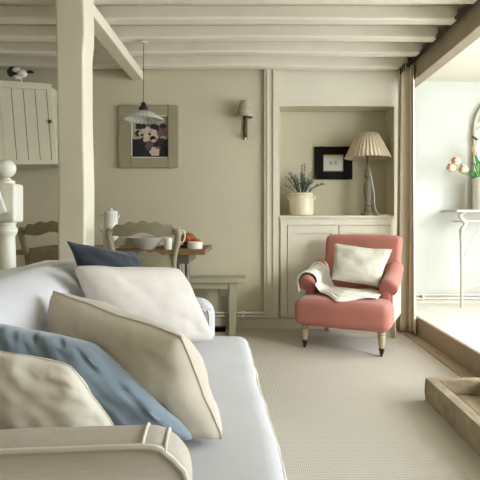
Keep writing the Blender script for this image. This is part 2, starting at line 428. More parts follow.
def smooth_pts(pts, n=5, closed=False):
    P_ = [Vector(p) for p in pts]; out = []
    m = len(P_)
    for i in range(m if closed else m-1):
        if closed: p0, p1, p2, p3 = P_[(i-1) % m], P_[i], P_[(i+1) % m], P_[(i+2) % m]
        else: p0, p1, p2, p3 = P_[max(i-1, 0)], P_[i], P_[i+1], P_[min(i+2, m-1)]
        for k_ in range(n):
            t = k_/n
            out.append(.5*((2*p1)+(-p0+p2)*t+(2*p0-5*p1+4*p2-p3)*t*t+(-p0+3*p1-3*p2+p3)*t**3))
    if not closed: out.append(P_[-1])
    return out
MB().tube(smooth_pts([(.012, -.01, .445)] + pts[1:]), .0035, 6).build('cord', M['plastic'], lp)

# ------------------------------------------------------------------ wall sconce
sx = P(245.5, YB); sz = Zp(140, YB)
sc = empty('wall_lamp', (sx, YB, sz)); tag(sc, 'wall lamp with small plaid tapered shade and dark bracket beside the panelled trim', 'lamp')
MB().rbox((.0, -.010, .105), (.018, .010, .105), .006, 4).build('backplate', M['brass'], sc)
MB().tube(smooth_pts([(0, -.015, .05), (0, -.06, .03), (0, -.09, .07), (0, -.09, .20)]), .009, 8).tube([(0, -.09, .08), (0, -.09, .23)], .013, 10).build('arm', M['brass'], sc)
MB().tube([(0, -.014, .0), (0, -.014, .018)], .012, 8).build('finial', M['white'], sc)
b = MB().lathe([(.072, .19), (.070, .2), (.044, .325), (.042, .335)], 28, cap=False); 
for v in b.v: v.x -= .006; v.y -= .078
b.build('lamp_shade', M['sconceshade'], sc, solid=.002)

# ------------------------------------------------------------------ framed flower painting
YW = YB
x0, x1 = P(119.5, YW), P(178.5, YW); z0, z1 = Zp(168, YW), Zp(106, YW)
fp = empty('framed_painting', ((x0+x1)/2, YW, z0)); tag(fp, 'square flower painting in a wide sage frame behind the glass pendant', 'picture')
hw = (x1-x0)/2; hh = z1-z0; bw = .108
b = MB().box(-hw, -hw+bw, -.03, 0, 0, hh).box(hw-bw+.02, hw, -.03, 0, 0, hh).box(-hw+bw, hw-bw+.02, -.03, 0, 0, .09).box(-hw+bw, hw-bw+.02, -.03, 0, hh-.09, hh)
b.build('frame', M['sage'], fp, smooth=False, bevel=.004)
ix0, ix1, iz0, iz1 = -hw+bw, hw-bw+.02, .09, hh-.09
b = MB().box(ix0, ix0+.01, -.022, 0, iz0, iz1).box(ix1-.006, ix1, -.022, 0, iz0, iz1).box(ix0, ix1, -.022, 0, iz0, iz0+.008).box(ix0, ix1, -.022, 0, iz1-.006, iz1)
b.build('slip', M['whitepaint'], fp, smooth=False)
b = MB().box(ix0+.01, ix1-.006, -.012, 0, iz0, iz1)
b.m = 1; b.box(ix0+.012, ix1-.008, -.0128, -.012, iz0+.008, iz0+.17)
W_ = ix1-ix0; H_ = iz1-iz0
def bloom(cx_, cz_, r, m, seed, dep):
    b.m = m; random.seed(seed); n = 26
    out = [(cx_+r*(1+.22*nz((math.cos(6.283*i/n)*2, math.sin(6.283*i/n)*2, seed), 1.3, seed))*math.cos(6.283*i/n), cz_+r*.8*(1+.2*nz((math.cos(6.283*i/n)*2, math.sin(6.283*i/n)*2, seed), 1.3, seed+3))*math.sin(6.283*i/n)) for i in range(n)]
    b.prism(out, -.0128-dep, -.0120)
lst = [(.28, .78, .05, 4, .0008), (.52, .80, .045, 3, .0009), (.78, .62, .055, 3, .0008), (.2, .58, .03, 4, .001), (.62, .7, .04, 4, .0012), (.47, .55, .072, 2, .0016), (.40, .58, .05, 2, .002), (.56, .5, .05, 2, .0019), (.78, .4, .03, 4, .001), (.62, .14, .042, 2, .0016), (.48, .28, .035, 3, .0012), (.3, .4, .03, 4, .0012), (.85, .75, .03, 4, .001), (.7, .22, .03, 3, .001)]
random.seed(21); base = list(lst)
for (u, v, r, m, d) in base[:12]:
    for q in range(5):
        a = q*1.257+u*9; lst.append((u+math.cos(a)*r*2.4, v+math.sin(a)*r*2.0, r*random.uniform(.28, .5), m, d+.0002+.0001*q))
lst = [(min(.92, max(.08, u)), min(.93, max(.08, v)), r, m, d) for u, v, r, m, d in lst]
for i, (u, v, r, m, d) in enumerate(lst): bloom(ix0+u*W_, iz0+v*H_, r, m, i+1, d)
b.build('canvas', [M['bgpaint'], M['darkpaint'], M['blush'], M['mauve'], M['plum']], fp, smooth=False)

# ------------------------------------------------------------------ pendant
PY = 3.62; PX = P(143.5, PY)
pn = empty('pendant_lamp', (PX, PY, ZJ)); tag(pn, 'fluted glass pendant lamp hanging on a thin cord over the dining table', 'lamp')
MB().lathe([(.032, -.012), (.032, -.004), (.02, 0)], 20).build('ceiling_rose', M['whitepaint'], pn)
zt = Zp(103, PY)-ZJ
MB().tube([(0, 0, -.01), (0, 0, zt)], .0025, 6).build('cord', M['dark'], pn)
cap = MB().lathe([(.012, 0), (.02, -.012), (.022, -.03), (.034, -.042), (.036, -.06), (.03, -.07)], 18, c=(0, 0, zt+.005)).build('cap', M['dark'], pn)
cap.rotation_euler = (0, 0, 0)
def gl(u, v):
    a = u*2*PI; r = .035+v*.112
    z = -.062-.030*v**1.0-.036*v**2.0
    return (r*math.cos(a), r*math.sin(a), zt+z+.0028*math.cos(a*28)*v)
b = MB().grid(gl, 224, 10); sh = b.build('lamp_shade', M['glass'], pn, solid=.004, angle=180)

# ------------------------------------------------------------------ wall cupboard and ornament
Acab = math.atan2(.25, .42)
cw = empty('wall_cupboard', (-2.02, 3.88, 1.43), .0)
cw.rotation_euler = Euler((0, math.radians(-4.6), 0)); tag(cw, 'small pale green plank-door cupboard mounted in the wall corner', 'cupboard')
R_ = Matrix.Rotation(Acab, 4, 'Z')
def R2(x, y): v = R_ @ Vector((x, y, 0)); return (v.x, v.y)
ol = [(-.36, -.16), (0, 0), R2(.43, 0), (R2(.43, 0)[0]+.0, .44), (-.36, .44)]
n = len(ol); Hc = .665
b = MB().add([(x, y+.006, 0) for x, y in ol]+[(x, y+.006, Hc) for x, y in ol], [tuple(range(n)), tuple(range(2*n-1, n-1, -1))]+[(i, i+n, (i+1) % n+n, (i+1) % n) for i in range(n)])
b.build('body', M['cupboard'], cw, smooth=False)
d = MB()
d.box(0, .43, -.016, 0, .0, .035, R_).box(0, .43, -.016, 0, Hc-.035, Hc, R_).box(0, .035, -.016, 0, .035, Hc-.035, R_).box(.395, .43, -.016, 0, .035, Hc-.035, R_)
for i in range(4): d.box(.037+i*.0895, .037+i*.0895+.0845, -.012, -.001, .036, Hc-.036, R_)
d.m = 1; d.box(.036, .395, -.003, 0, .035, Hc-.035, R_)
dr = d.build('door', [M['cupboard'], M['groove']], cw, smooth=False)
hx = R_ @ Vector((.40, -.022, .36))
MB().ball(hx, .016, 12).tube([R_ @ Vector((.40, -.01, .36)), hx], .007, 8).build('knob', M['brass'], dr)
MB().box(-.01, .44, -.02, .02, Hc, Hc+.018, R_).build('cornice', M['cupboard'], cw, smooth=False)
oz = 1.43+Hc+.02
on = empty('ornament', (-1.955, 4.10, oz-.012)); on.scale = (1.1, 1.1, 1.3); tag(on, 'small white ornament with a dark pointed tip on top of the wall cupboard', 'ornament')
b = MB().lathe([(.04, 0), (.04, .008), (.008, .014), (.007, .07)], 16)
b.ball((0.01, 0, .10), .035, 12, (1.1, .7, .8)).ball((-.035, 0, .125), .035, 12, (1, .5, .5), None).ball((-.03, .0, .075), .035, 12, (1.1, .6, .55))
b.build('body', M['white'], on)
MB().tube([(.045, 0, .11), (.07, 0, .112), (.10, 0, .108)], [.008, .012, .005], 8).build('tip', M['dark'], on)
b = MB().ball((-.085, .03, .12), .04, 12, (1, .5, .9)); b.build('tail', M['leafdark'], on)

# ------------------------------------------------------------------ stair newel and rail
NY = 2.4; NX = P(6.4, NY)
nw = empty('stair_newel', (NX, NY, 0)); tag(nw, 'white painted stair newel post with ball finial and handrail', 'newel post')
zb = lambda py: Zp(py, NY)
b = MB().lathe([(r_*.82, z_) for r_, z_ in [(.055, 0), (.055, .6), (.058, zb(285)), (.054, zb(262)), (.050, zb(240)), (.049, zb(236)), (.056, zb(234)), (.064, zb(231)), (.06, zb(228)), (.05, zb(226)), (.056, zb(224)), (.056, zb(222.5))]], 28)
b.build('post', M['whitepaint'], nw)
MB().rbox((.012, 0, (zb(222.5)+zb(184))/2), (.052, .052, (zb(184)-zb(222.5))/2), .014, 3).build('block', M['whitepaint'], nw)
b = MB().lathe([(.04, zb(184)-.002), (.04, zb(181)), (.022, zb(179.5)), (.02, zb(178))], 20).ball((0, 0, zb(168.5)), .046, 20)
b.build('finial', M['whitepaint'], nw)
D_ = Vector((-.26, -.10, .9)).normalized()
st = Vector((.016, -.082, zb(214)))
yv = D_.cross(Vector((0, 0, 1))).normalized(); up = yv.cross(D_)
Mr = Matrix((( D_.x, yv.x, up.x, st.x), (D_.y, yv.y, up.y, st.y), (D_.z, yv.z, up.z, st.z), (0, 0, 0, 1)))
MB().rbox((.4, 0, 0), (.4, .024, .028), .008, 6, None, Mr).build('handrail', M['whitepaint'], nw)

# ------------------------------------------------------------------ dining table, bench, chairs
TZ = .77
tb = empty('dining_table', (-1.0, 3.78, 0)); tag(tb, 'brown wooden plank dining table with crockery on it', 'table')
b = MB()
for i in range(4): b.box(-.69, .675, -.33+i*.165, -.33+i*.165+.1625, TZ-.036, TZ)
b.build('tabletop', M['tablewood'], tb, smooth=False, bevel=.003)
MB().box(-.58, .55, -.25, .25, TZ-.036-.07, TZ-.036).build('apron', M['metal'], tb, smooth=False)
for sx_ in (-.55, .475):
    for sy_ in (-.22, .22):
        b = MB().tube([(sx_, sy_, TZ-.04), (sx_+.01, sy_, 0)], [.022, .014], 10)
        b.build('leg', M['metal'], tb)
bn = empty('bench', (-.9, 4.18, 0)); tag(bn, 'pale green grey painted wooden bench against the dining wall', 'bench')
BZ = .487
MB().rbox((-.01, 0, BZ-.02), (.875, .125, .02), .004, 4).build('seat', M['bench'], bn)
for sx_ in (-.72, .752):
    for sy_ in (-.09, .09): MB().box(sx_-.030, sx_+.030, sy_-.02, sy_+.02, 0, BZ-.04).build('leg', M['bench'], bn, smooth=False, bevel=.003)
MB().box(-.69, .722, -.10, -.08, BZ-.09, BZ-.04).build('apron', M['bench'], bn, smooth=False)

def make_chair():
    r = empty('dining_chair')
    H = .96
    def stile(s):
        pts = smooth_pts([(s*.19, -.20, 0), (s*.185, -.19, .25), (s*.19, -.185, .46), (s*.193, -.2, .62), (s*.20, -.225, .76), (s*.222, -.24, .86), (s*.228, -.245, .91), (s*.214, -.245, .935)], 4)
        rs = [.019]*len(pts)
        for i in range(len(pts)):
            t = i/(len(pts)-1)
            rs[i] = .017+.010*max(0, (t-.45)/.55)
        rs[-1] = .012
        return MB().tube(pts, rs, 10)
    for s in (-1, 1): stile(s).build('back_post', M['greychair'], r)
    # scalloped crest rail
    def crest(xh, zt, zl, amp, y0):
        top = []; bot = []; n = 48
        for i in range(n+1):
            u = -1+2*i/n; x = u*xh
            sc_ = .006*math.cos(u*PI*5)
            z_t = zt-.035*u*u+sc_-.025*max(0, abs(u)-.85)/.15
            z_b = zl+.010*math.cos(u*PI*2)-.020*u*u
            top.append((x, z_t)); bot.append((x, z_b))
        m = MB()
        n2 = len(top); vs = []
        for (x, z) in top+bot[::-1]: vs.append((x, y0-.03*(1-(x/xh)**2)-.011, z))
        for (x, z) in top+bot[::-1]: vs.append((x, y0-.03*(1-(x/xh)**2)+.011, z))
        N = 2*n2; fs = []
        for i in range(n2-1):
            j = N-1-i
            fs.append((i, i+1, j-1, j)); fs.append((i+N, j+N, j-1+N, i+1+N))
        for i in range(N): j = (i+1) % N; fs.append((i, i+N, j+N, j))
        m.add(vs, fs); return m
    crest(.222, .978, .905, .01, -.235).build('crest_rail', M['greychair'], r)
    crest(.195, .80, .70, .01, -.218).build('back_rail', M['greychair'], r)
    crest(.188, .64, .57, .01, -.20).build('back_rail', M['greychair'], r)
    MB().rbox((0, .02, .455), (.215, .215, .024), .02, 6, lambda p: (p.x*(1+.12*(p.y)/.2*.5), p.y, p.z-.01*math.exp(-(p.x**2+p.y**2)*30))).build('seat', M['rush'], r)
    for s in (-1, 1):
        MB().tube(smooth_pts([(s*.205, .2, .46), (s*.225, .215, .4), (s*.215, .205, .2), (s*.2, .2, .05), (s*.215, .22, 0)]), [.024]*8+[.02]*9, 10).build('leg', M['greychair'], r)
        MB().tube([(s*.188, -.19, .18), (s*.21, .2, .18)], .011, 8).build('stretcher', M['greychair'], r)
    MB().tube([(-.2, .2, .28), (.2, .2, .28)], .012, 8).build('stretcher', M['greychair'], r)
    return r
ch = make_chair(); ch.location = (P(142, 2.83), 3.07, 0); ch.rotation_euler.z = .04
ch.scale = (.885, 1, 1)
tag(ch, 'grey painted ladder-back dining chair in front of the bowl on the table', 'chair', 'dining chairs at the table')
c2 = copy_tree(ch); c2.location = (-1.225, 3.25, 0); c2.rotation_euler.z = -.02
tag(c2, 'grey painted ladder-back dining chair between the stair newel and the white post', 'chair')

# crockery on the table
def at_table(px, Y): return (P(px, Y), Y, TZ)
o = empty('coffee_pot', at_table(111, 3.68)); tag(o, 'tall white enamel coffee pot with a square handle', 'coffee pot')
MB().lathe([(.058, 0), (.06, .01), (.052, .17), (.05, .265), (.053, .27), (.045, .275), (.01, .283)], 28).build('body', M['white'], o)
MB().lathe([(.054, .268), (.05, .282), (.012, .292), (.012, .30), (.004, .305)], 24).build('lid', M['white'], o)
MB().tube(smooth_pts([(-.05, 0, .245), (-.09, 0, .25), (-.10, 0, .24), (-.10, 0, .16), (-.085, 0, .14), (-.055, 0, .10)]), .006, 8).build('handle', M['white'], o)
MB().tube([(.042, 0, .225), (.056, 0, .245), (.066, 0, .255)], [.014, .009, .004], 8).build('spout', M['white'], o)
def bowl_prof(r, h, t=.006): return [(r*.42, 0), (r*.45, .004), (r*.75, h*.45), (r, h), (r*.985, h+.003), (r-t, h-.002), (r*.72, h*.5), (r*.4, .012), (.001, .01)]
o = empty('serving_bowl', at_table(145, 3.50)); tag(o, 'wide grey and white serving bowl on the table behind the chair', 'bowl')
MB().lathe(bowl_prof(.135, .088), 36, cap=False).build('body', M['bowlgrey'], o)
o = MB().tube([(0, 0, 0), (.12, .02, .035), (.19, .03, .06)], [.006, .006, .014], 8).build('spoon', M['tablewood']); o.location = (P(145, 3.50), 3.50, TZ+.06)
tag(o, 'dark wooden spoon resting in the wide serving bowl', 'spoon')
o = MB().rbox((0, 0, .008), (.16, .10, .008), .006, 4).build('chopping_board', M['tablewood']); o.location = (P(158, 3.72), 3.74, TZ); tag(o, 'brown wooden board on the table behind the serving bowl', 'board')
# napkin
def npf(u, v):
    x = (u-.5)*.13; y = (v-.5)*.10
    return (x, y, 0.012+.115*max(0, 1-(x/.07)**2)*max(0, 1-(y/.055)**2)*(.7+.6*nz((x, y, 0), 30, 2))+.006*nz((x, y, 1), 60, 4))
o = MB().grid(npf, 30, 24).build('napkin', M['cloth'], solid=.003); o.location = (P(121.5, 3.56), 3.56, TZ); tag(o, 'crumpled pale napkin left of the serving bowl', 'napkin')
o = MB().lathe([(.026, 0), (.029, .004), (.03, .085), (.028, .086), (.026, .01), (.001, .008)], 24, cap=False).build('cup', M['white']); o.location = at_table(168, 3.50); tag(o, 'small straight white cup between the bowl and the chair post', 'cup')
o = empty('milk_jug', at_table(175.5, 3.66)); tag(o, 'white jug half hidden by the right post of the dining chair', 'jug')
MB().lathe([(.032, 0), (.042, .02), (.044, .05), (.03, .10), (.033, .13), (.031, .131), (.028, .10), (.04, .05), (.001, .01)], 24, cap=False).build('body', M['white'], o)
MB().tube(smooth_pts([(.03, 0, .125), (.06, 0, .135), (.072, 0, .10), (.06, 0, .05), (.038, 0, .035)]), .0055, 8).build('handle', M['white'], o)
o = MB().lathe([(.055, 0), (.056, .003), (.056, .05), (.053, .051), (.05, .006), (.001, .005)], 32, cap=False).build('ramekin', M['white']); o.location = at_table(195, 3.60); tag(o, 'low round white dish at the right end of the table', 'dish')
o = MB().lathe([(.05, 0), (.09, .008), (.095, .012), (.09, .013), (.001, .006)], 30, cap=False).build('plate', M['black']); o.location = at_table(187, 3.80); tag(o, 'dark plate under the orange brown fruit', 'plate')
random.seed(5)
def fruit(px, Y, dz, r, lab):
    b = MB(); b.lathe([(.004, r*1.45), (r*.5, r*1.62), (r*.85, r*1.35), (r, r*.85), (r*.85, r*.3), (r*.4, .0), (.002, .006)], 40, cap=False, flute=.06, nf=8)
    f_ = empty('gourd', (P(px, Y), Y, TZ+dz)); tag(f_, lab, 'gourd')
    b.build('body', M['orange'], f_, angle=180); MB().tube([(0, 0, r*1.45), (.004, 0, r*1.85)], .004, 6).build('stem', M['tablewood'], f_)
fruit(188, 3.80, .012, .060, 'orange brown gourd on the dark plate, left of the pair'); fruit(195.5, 3.70, .0, .044, 'orange brown gourd behind the low white dish, right of the pair')

# ------------------------------------------------------------------ curtain
def curt(u, v):
    z = .012+(2.33-.012)*v; gat = .6+.4*(1-v)**.6
    ph = u*3.3*2*PI+1.6*nz((u*5, 0, v*1.0), 1, 3)
    amp = .040*(.9+.5*nz((u*4, v*1.2, 2), 1, 9))*gat
    bx = 1.325+.112*u-.022*(1-v)*(1-u); by = 4.29-.165*(.85+.3*(1-v))*u
    nx, ny = .88, .47
    x = bx-nx*amp*math.sin(ph)+.010*math.cos(ph*.5); y = by-ny*amp*math.sin(ph)*1.4
    return (min(x, 1.445 if y < 4.1 and False else 1.426), min(y, 4.33), z)
cu = empty('curtain', (1.36, 4.22, 0)); tag(cu, 'beige brown linen curtain hanging gathered between the armchair and the bay', 'curtain')
for a in [MB().grid(curt, 170, 40)]:
    for v in a.v: v.x -= 1.36; v.y -= 4.22
    a.build('fabric', M['curtain'], cu, solid=.004, angle=180)
for i in range(4):
    MB().tube([(-.03, -.075+i*.05, 2.27), (-.03, -.075+i*.05, 2.335)], .006, 6).build('hook', M['dark'], cu)
tr = MB().box(1.375, 1.405, YF+.1, YB-.03, 2.335, 2.352); trr = tr.build('curtain_track', M['dark'], smooth=False)
tag(trr, 'dark curtain track fixed under the joists along the brown header board', 'curtain track')

# ------------------------------------------------------------------ console table, vase, tulips, mirror
CY = 4.62; FX = .15
XC = P(457, 4.69)
ct = empty('console_table', (2.55, 4.64, FX)); tag(ct, 'white wrought iron console table with pale stone top against the bay wall', 'table')
TT = Zp(210, 4.62)-FX
o_ = [(-.60, -.13), (.60, -.13), (.64, -.08), (.64, .156), (-.64, .156), (-.64, -.08)]
n = 6
b = MB().add([(x, y, TT-.022) for x, y in o_]+[(x, y, TT) for x, y in o_], [tuple(range(n)), tuple(range(2*n-1, n-1, -1))]+[(i, i+n, (i+1) % n+n, (i+1) % n) for i in range(n)])
b.build('tabletop', M['marble'], ct, bevel=.004)
for sx_ in (-1, 1):
    for sy_ in (-1,):
        X0 = sx_*(.53); Y0 = -.06 if sy_ < 0 else .09
        pts = smooth_pts([(X0+sx_*-.02, Y0, TT-.022), (X0+sx_*.015, Y0, TT-.06), (X0-sx_*.035, Y0, TT-.13), (X0-sx_*.0, Y0, TT-.20), (X0+sx_*.0, Y0, TT-.35), (X0, Y0, TT-.60), (X0, Y0, 0)], 5)
        b = MB().tube(pts, [.020]*8+[.021]*8+[.017]*8+[.014]*8, 10)
        b.ball((X0, Y0, TT-.20), .024, 10).ball((X0, Y0, TT-.235), .017, 10).lathe([(.02, 0), (.02, .01), (.01, .025)], 12, c=(X0, Y0, 0))
        b.tube(smooth_pts([(X0-sx_*.0, Y0, TT-.60), (X0-sx_*.05, Y0, TT-.38), (X0-sx_*.16, Y0, TT-.2), (X0-sx_*.32, Y0, TT-.12)], 5), .007, 8)
        b.build('leg', M['iron'], ct)
b = MB().tube([(-.52, -.06, TT-.11), (.52, -.06, TT-.11)], .009, 8).tube([(-.52, -.06, TT-.11), (-.52, .156, TT-.11)], .007, 8).tube([(.52, -.06, TT-.11), (.52, .156, TT-.11)], .007, 8); b.build('rail', M['iron'], ct)
b = MB().tube(smooth_pts([(-.53, -.06, .17), (-.40, -.04, .205), (-.25, .0, .20), (-.1, .015, .17), (0, .015, .16), (.1, .015, .17), (.25, .0, .20), (.40, -.04, .205), (.53, -.06, .17)], 5), .009, 8); b.build('stretcher', M['iron'], ct)
TZC = FX+TT
VX = P(481.5, 4.62); vz = Vector((VX, 4.62, TZC))
vs_ = MB().lathe([(.078, 0), (.08, .006), (.078, .15), (.080, .31), (.076, .312), (.072, .02), (.001, .015)], 32, cap=False).build('vase', M['marble']); vs_.location = vz
tag(vs_, 'tall cream cylinder vase holding tulips on the console table', 'vase')
tu = empty('tulip_bunch', vz); tag(tu, 'bunch of peach tulips with green leaves in the cream vase', 'flowers')
heads = [(457.5, 161), (453.5, 167.5), (467, 169), (486, 158), (500, 166), (478, 150), (492, 148)]
for i, (hx_, hy_) in enumerate(heads):
    hp = Vector((P(hx_, 4.56), 4.56+.02*(i % 3), Zp(hy_, 4.56)))-vz
    dr_ = Vector((hp.x+ (.0), hp.y, .04)).normalized() if i < 3 else Vector((hp.x*2, hp.y, .3)).normalized()
    MB().tube(smooth_pts([(0, 0, .05), (hp.x*.2, hp.y*.2, .30), (hp.x*.6, hp.y*.6, .34 if i < 3 else hp.z*.8), tuple(hp-dr_*.02)]), .0035, 6).build('stem', M['leaf'], tu)
    q = dr_.to_track_quat('Z', 'Y').to_matrix().to_4x4(); q = Matrix.Translation(hp-dr_*.03) @ q
    b = MB()
    for pt in range(6):
        a0 = pt*PI/3; rr = 1 if pt % 2 else .88
        def petal(u, v, a0=a0, rr=rr):
            w_ = math.sin(PI*min(1, v*.93+.04))**.6*.75
            a = a0+(u-.5)*2*w_*.85
            r = rr*.038*math.sin(PI*(.08+.70*v))**.7+.001
            return (r*math.cos(a), r*math.sin(a), v*.082)
        b.grid(petal, 6, 8, q)
    b.build('flower_head', M['petal'], tu, solid=.0015, angle=180)
leaves = [(470, 172, 0), (466, 174, 0), (475, 155, .1), (480, 160, .1), (488, 168, .1), (496, 160, 0), (473, 163, 0), (505, 172, 0)]
for i, (lx_, ly_, dd) in enumerate(leaves):
    tip = Vector((P(lx_, 4.56), 4.54+.03*(i % 4), Zp(ly_, 4.56)))-vz
    def lf(u, v, tip=tip, i=i):
        base = Vector((tip.x*.15, tip.y*.15, .22)); mid = Vector((tip.x*.3, tip.y*.3, max(tip.z, .35)+.03))
        p = base*(1-v)**2+mid*2*v*(1-v)+tip*v*v
        w_ = .028*math.sin(PI*(.12+.86*v)); side = Vector((.9, -.4 if i % 2 else .4, .25 if i % 2 else -.25)).normalized()
        return p+side*w_*(u-.5)*2+Vector((0, -.012*(1-(2*u-1)**2), 0))
    MB().grid(lf, 4, 10).build('leaf', M['leaf'], tu, solid=.0015, angle=180)
# arched mirror
mx0 = P(472.5, 4.78); mw = .30; mcx = mx0+mw; mzb = 1.09; mzs = Zp(130, 4.78)
mr = empty('arched_mirror', (mcx, 4.8, mzb)); tag(mr, 'tall arched mirror in a pale painted frame on the bay wall', 'mirror')
def arch(r, z_b, z_s, n=24, tall=1.15):
    out = [(-r, z_b)]+[(-r*math.cos(PI*i/n), z_s+tall*r*math.sin(PI*i/n)) for i in range(n+1)]+[(r, z_b)]
    return out
ao = arch(mw, 0, mzs-mzb); ai = arch(mw-.034, .034, mzs-mzb)
b = MB(); n = len(ao)
vs = [(x, -.045, z) for x, z in ao]+[(x, -.045, z) for x, z in ai]+[(x, 0, z) for x, z in ao]+[(x, -.004, z) for x, z in ai]
fs = []
for i in range(n):
    j = (i+1) % n
    fs += [(i, j, n+j, n+i), (i, 2*n+i, 2*n+j, j), (n+i, n+j, 3*n+j, 3*n+i)]
b.add(vs, fs); b.build('frame', M['mirrorframe'], mr, smooth=False)
b = MB().prism(ai, -.015, -.001); b.build('glass', M['mirror'], mr, smooth=False)
MB().tube([(-mw-.02, -.055, Zp(138, 4.78)-mzb+.01), (-mw+.05, -.055, Zp(138, 4.78)-mzb-.03)], .009, 8).build('catch', M['brass'], mr)

# ------------------------------------------------------------------ stone trough
X0, X1, Y0, Y1, HT = .962, 1.315, 1.45, 2.637, .124
b = MB().box(X0, X1, Y0, Y1, 0, .046).box(X0, X0+.058, Y0, Y1, .046, HT).box(X1-.058, X1, Y0, Y1, .046, HT).box(X0+.058, X1-.058, Y1-.05, Y1, .046, HT).box(X0+.058, X1-.058, Y0, Y0+.05, .046, HT)
tag(b.build('stone_trough', M['stone'], smooth=False, bevel=.004), 'low rectangular tan stone trough on the carpet before the step', 'trough')

# ------------------------------------------------------------------ sofa
SF = empty('sofa', (.045, 1.37, 0), .0785)
tag(SF, 'white linen slipcovered sofa with piped edges, heaped with cushions', 'sofa')
NYL, FYL = -.505, 1.12
# base with skirt
def basef(p): return (p.x+.006*nz(p, 5, 1)*(p.x > -.1), p.y, p.z)
MB().rbox((-.49, .30, .155), (.475, .80, .145), .03, 14, basef).build('base', M['linen'], SF)
for x_ in (-.9, -.08):
    for y_ in (-.44, 1.04): MB().lathe([(.018, 0), (.024, .03)], 12, c=(x_, y_, 0)).build('foot', M['palewood'], SF)
# arms
def arm(y0, y1, xf, zt, name, m, inner):
    yc, yh = (y0+y1)/2, (y1-y0)/2
    zb_ = .04; zc, zh = (zt+zb_)/2, (zt-zb_)/2
    prof = []; r = .085
    xb = -.97
    pts = [(xb, zb_), (xf, zb_)]+[(xf-r+r*math.cos(a*PI/2/8), zt-r+r*math.sin(a*PI/2/8)) for a in range(9)]
    pts += [(xf-r-(xf-r-xb)*i/14, zt+.004*nz((i*.7, y0, 0), .6, 3)) for i in range(1, 15)]
    m_ = MB()
    # rounded cross-section: sweep the outline across y with the edges tucked in
    I0, I1 = (.008, .034) if inner > 0 else (.03, .03)
    def INS(t): return (I0 if t < 0 else I1)*(1-math.sqrt(max(0, 1-abs(t)**3)))
    K = 14; n = len(pts); vs = []; fs = []
    cxm, czm = (xb+xf)/2, .3
    for k_ in range(K+1):
        a = k_/K*PI; yy = yc-yh*math.cos(a)**1 if False else yc+yh*(-1+2*k_/K)
        t = -1+2*k_/K; ins = INS(t)
        for (x, z) in pts:
            dx = -1 if x > xf-.04 else (0); dz = -1 if z > zt-.04 else 0
            bul = .003*nz((x*3, yy*6, z*3), 1.5, 7)
            vs.append((x+dx*ins, yy, z+dz*ins*1.0+(bul if z > .2 else 0)))
    for k_ in range(K):
        for i in range(n):
            j = (i+1) % n; fs.append((k_*n+i, k_*n+j, (k_+1)*n+j, (k_+1)*n+i))
    fs.append(tuple(range(n-1, -1, -1))); fs.append(tuple(K*n+i for i in range(n)))
    m_.add(vs, fs)
    a_ = m_.build(name, m, SF, angle=60)
    # piping along the edges
    for yy, ins in ((y0, I0*.9), (y1, I1*.9)):
        pp = [(x-(ins if x > xf-.04 else 0), yy+(.002 if yy == y0 else -.002), z-(ins if z > zt-.04 else 0)) for x, z in pts[1:]]
        MB().tube(pp, .0055, 8).build('piping', M['piping'], a_)
    for xx in ((xf-.085), (xf-.045)) if inner > 0 else ():
        zz = zt if xx < xf-.08 else zt-.085+math.sqrt(.085**2-(.04)**2)
        pp = []
        for k_ in range(13):
            t = -1+2*k_/12; ins = INS(t)
            pp.append((xx, yc+yh*t, zz-ins+.002))
        MB().tube(pp, .003, 6).build('piping', M['piping'], a_)
    return a_
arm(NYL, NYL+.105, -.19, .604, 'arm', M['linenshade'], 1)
arm(FYL-.13, FYL, -.14, .60, 'arm', M['linen'], -1)
# back
def backf(p):
    return (p.x-.10*(p.z-.4)+.01*nz((p.y*2, p.z*2, 0), 1.5, 3), p.y, p.z-.02*max(0, abs((p.y-.3)/.8)-.7)+.01*nz((p.y*2, 0, 0), 1.2, 4))
MB().rbox((-.885, .30, .43), (.085, .80, .37), .06, 16, backf).build('back', M['linen'], SF)
def bcf(p):
    t = (p.y-.30)/.66; h = (p.z-.62)/.2
    bul = .05*math.exp(-(t*1.1)**4)*(1-min(1, abs(h))**2) if p.x > -.74 else 0
    return (p.x+bul-.22*(p.z-.45)+.008*nz((p.y*3, p.z*3, 1), 1.5, 6), p.y+.01*nz(p, 3, 2), p.z+.012*nz((p.y*2.5, p.x*4, 0), 1.5, 5))
MB().rbox((-.725, .285, .62), (.10, .64, .195), .085, 20, bcf).build('back_cushion', M['linen'], SF)
# seat cushion (wraps in front of the arms)
def scf(p):
    t = (p.z-.355)/.075
    cr_ = .018*(1-((p.x+.42)/.45)**2)*(1-min(1, abs((p.y-.3)/.8))**4) if p.z > .35 else 0
    x = p.x
    if p.y > .96 or p.y < -.36: x = max(x, -.125)
    w_ = .006*nz((p.x*2, p.y*5, p.z*2), 2.2, 8)
    return (x+w_*(p.x > -.1), p.y, p.z+cr_+w_)
sc_ = MB().rbox((-.405, .30, .358), (.425, .672, .072), .05, 24, scf).build('seat_cushion', M['linen'], SF)
for zz in (.402, .315):
    pts = [(.013, -.33+i*.05, zz) for i in range(26)]
    MB().tube([(-.03, -.368, zz)]+[(x+.002+.006*nz((x*2, y*5, z*2), 2.2, 8), y, z) for x, y, z in pts]+[(-.03, .968, zz)], .005, 6).build('piping', M['piping'], sc_)
MB().tube([(-.005, -.48+i*.05, .292) for i in range(32)], .005, 6).build('piping', M['piping'], SF)

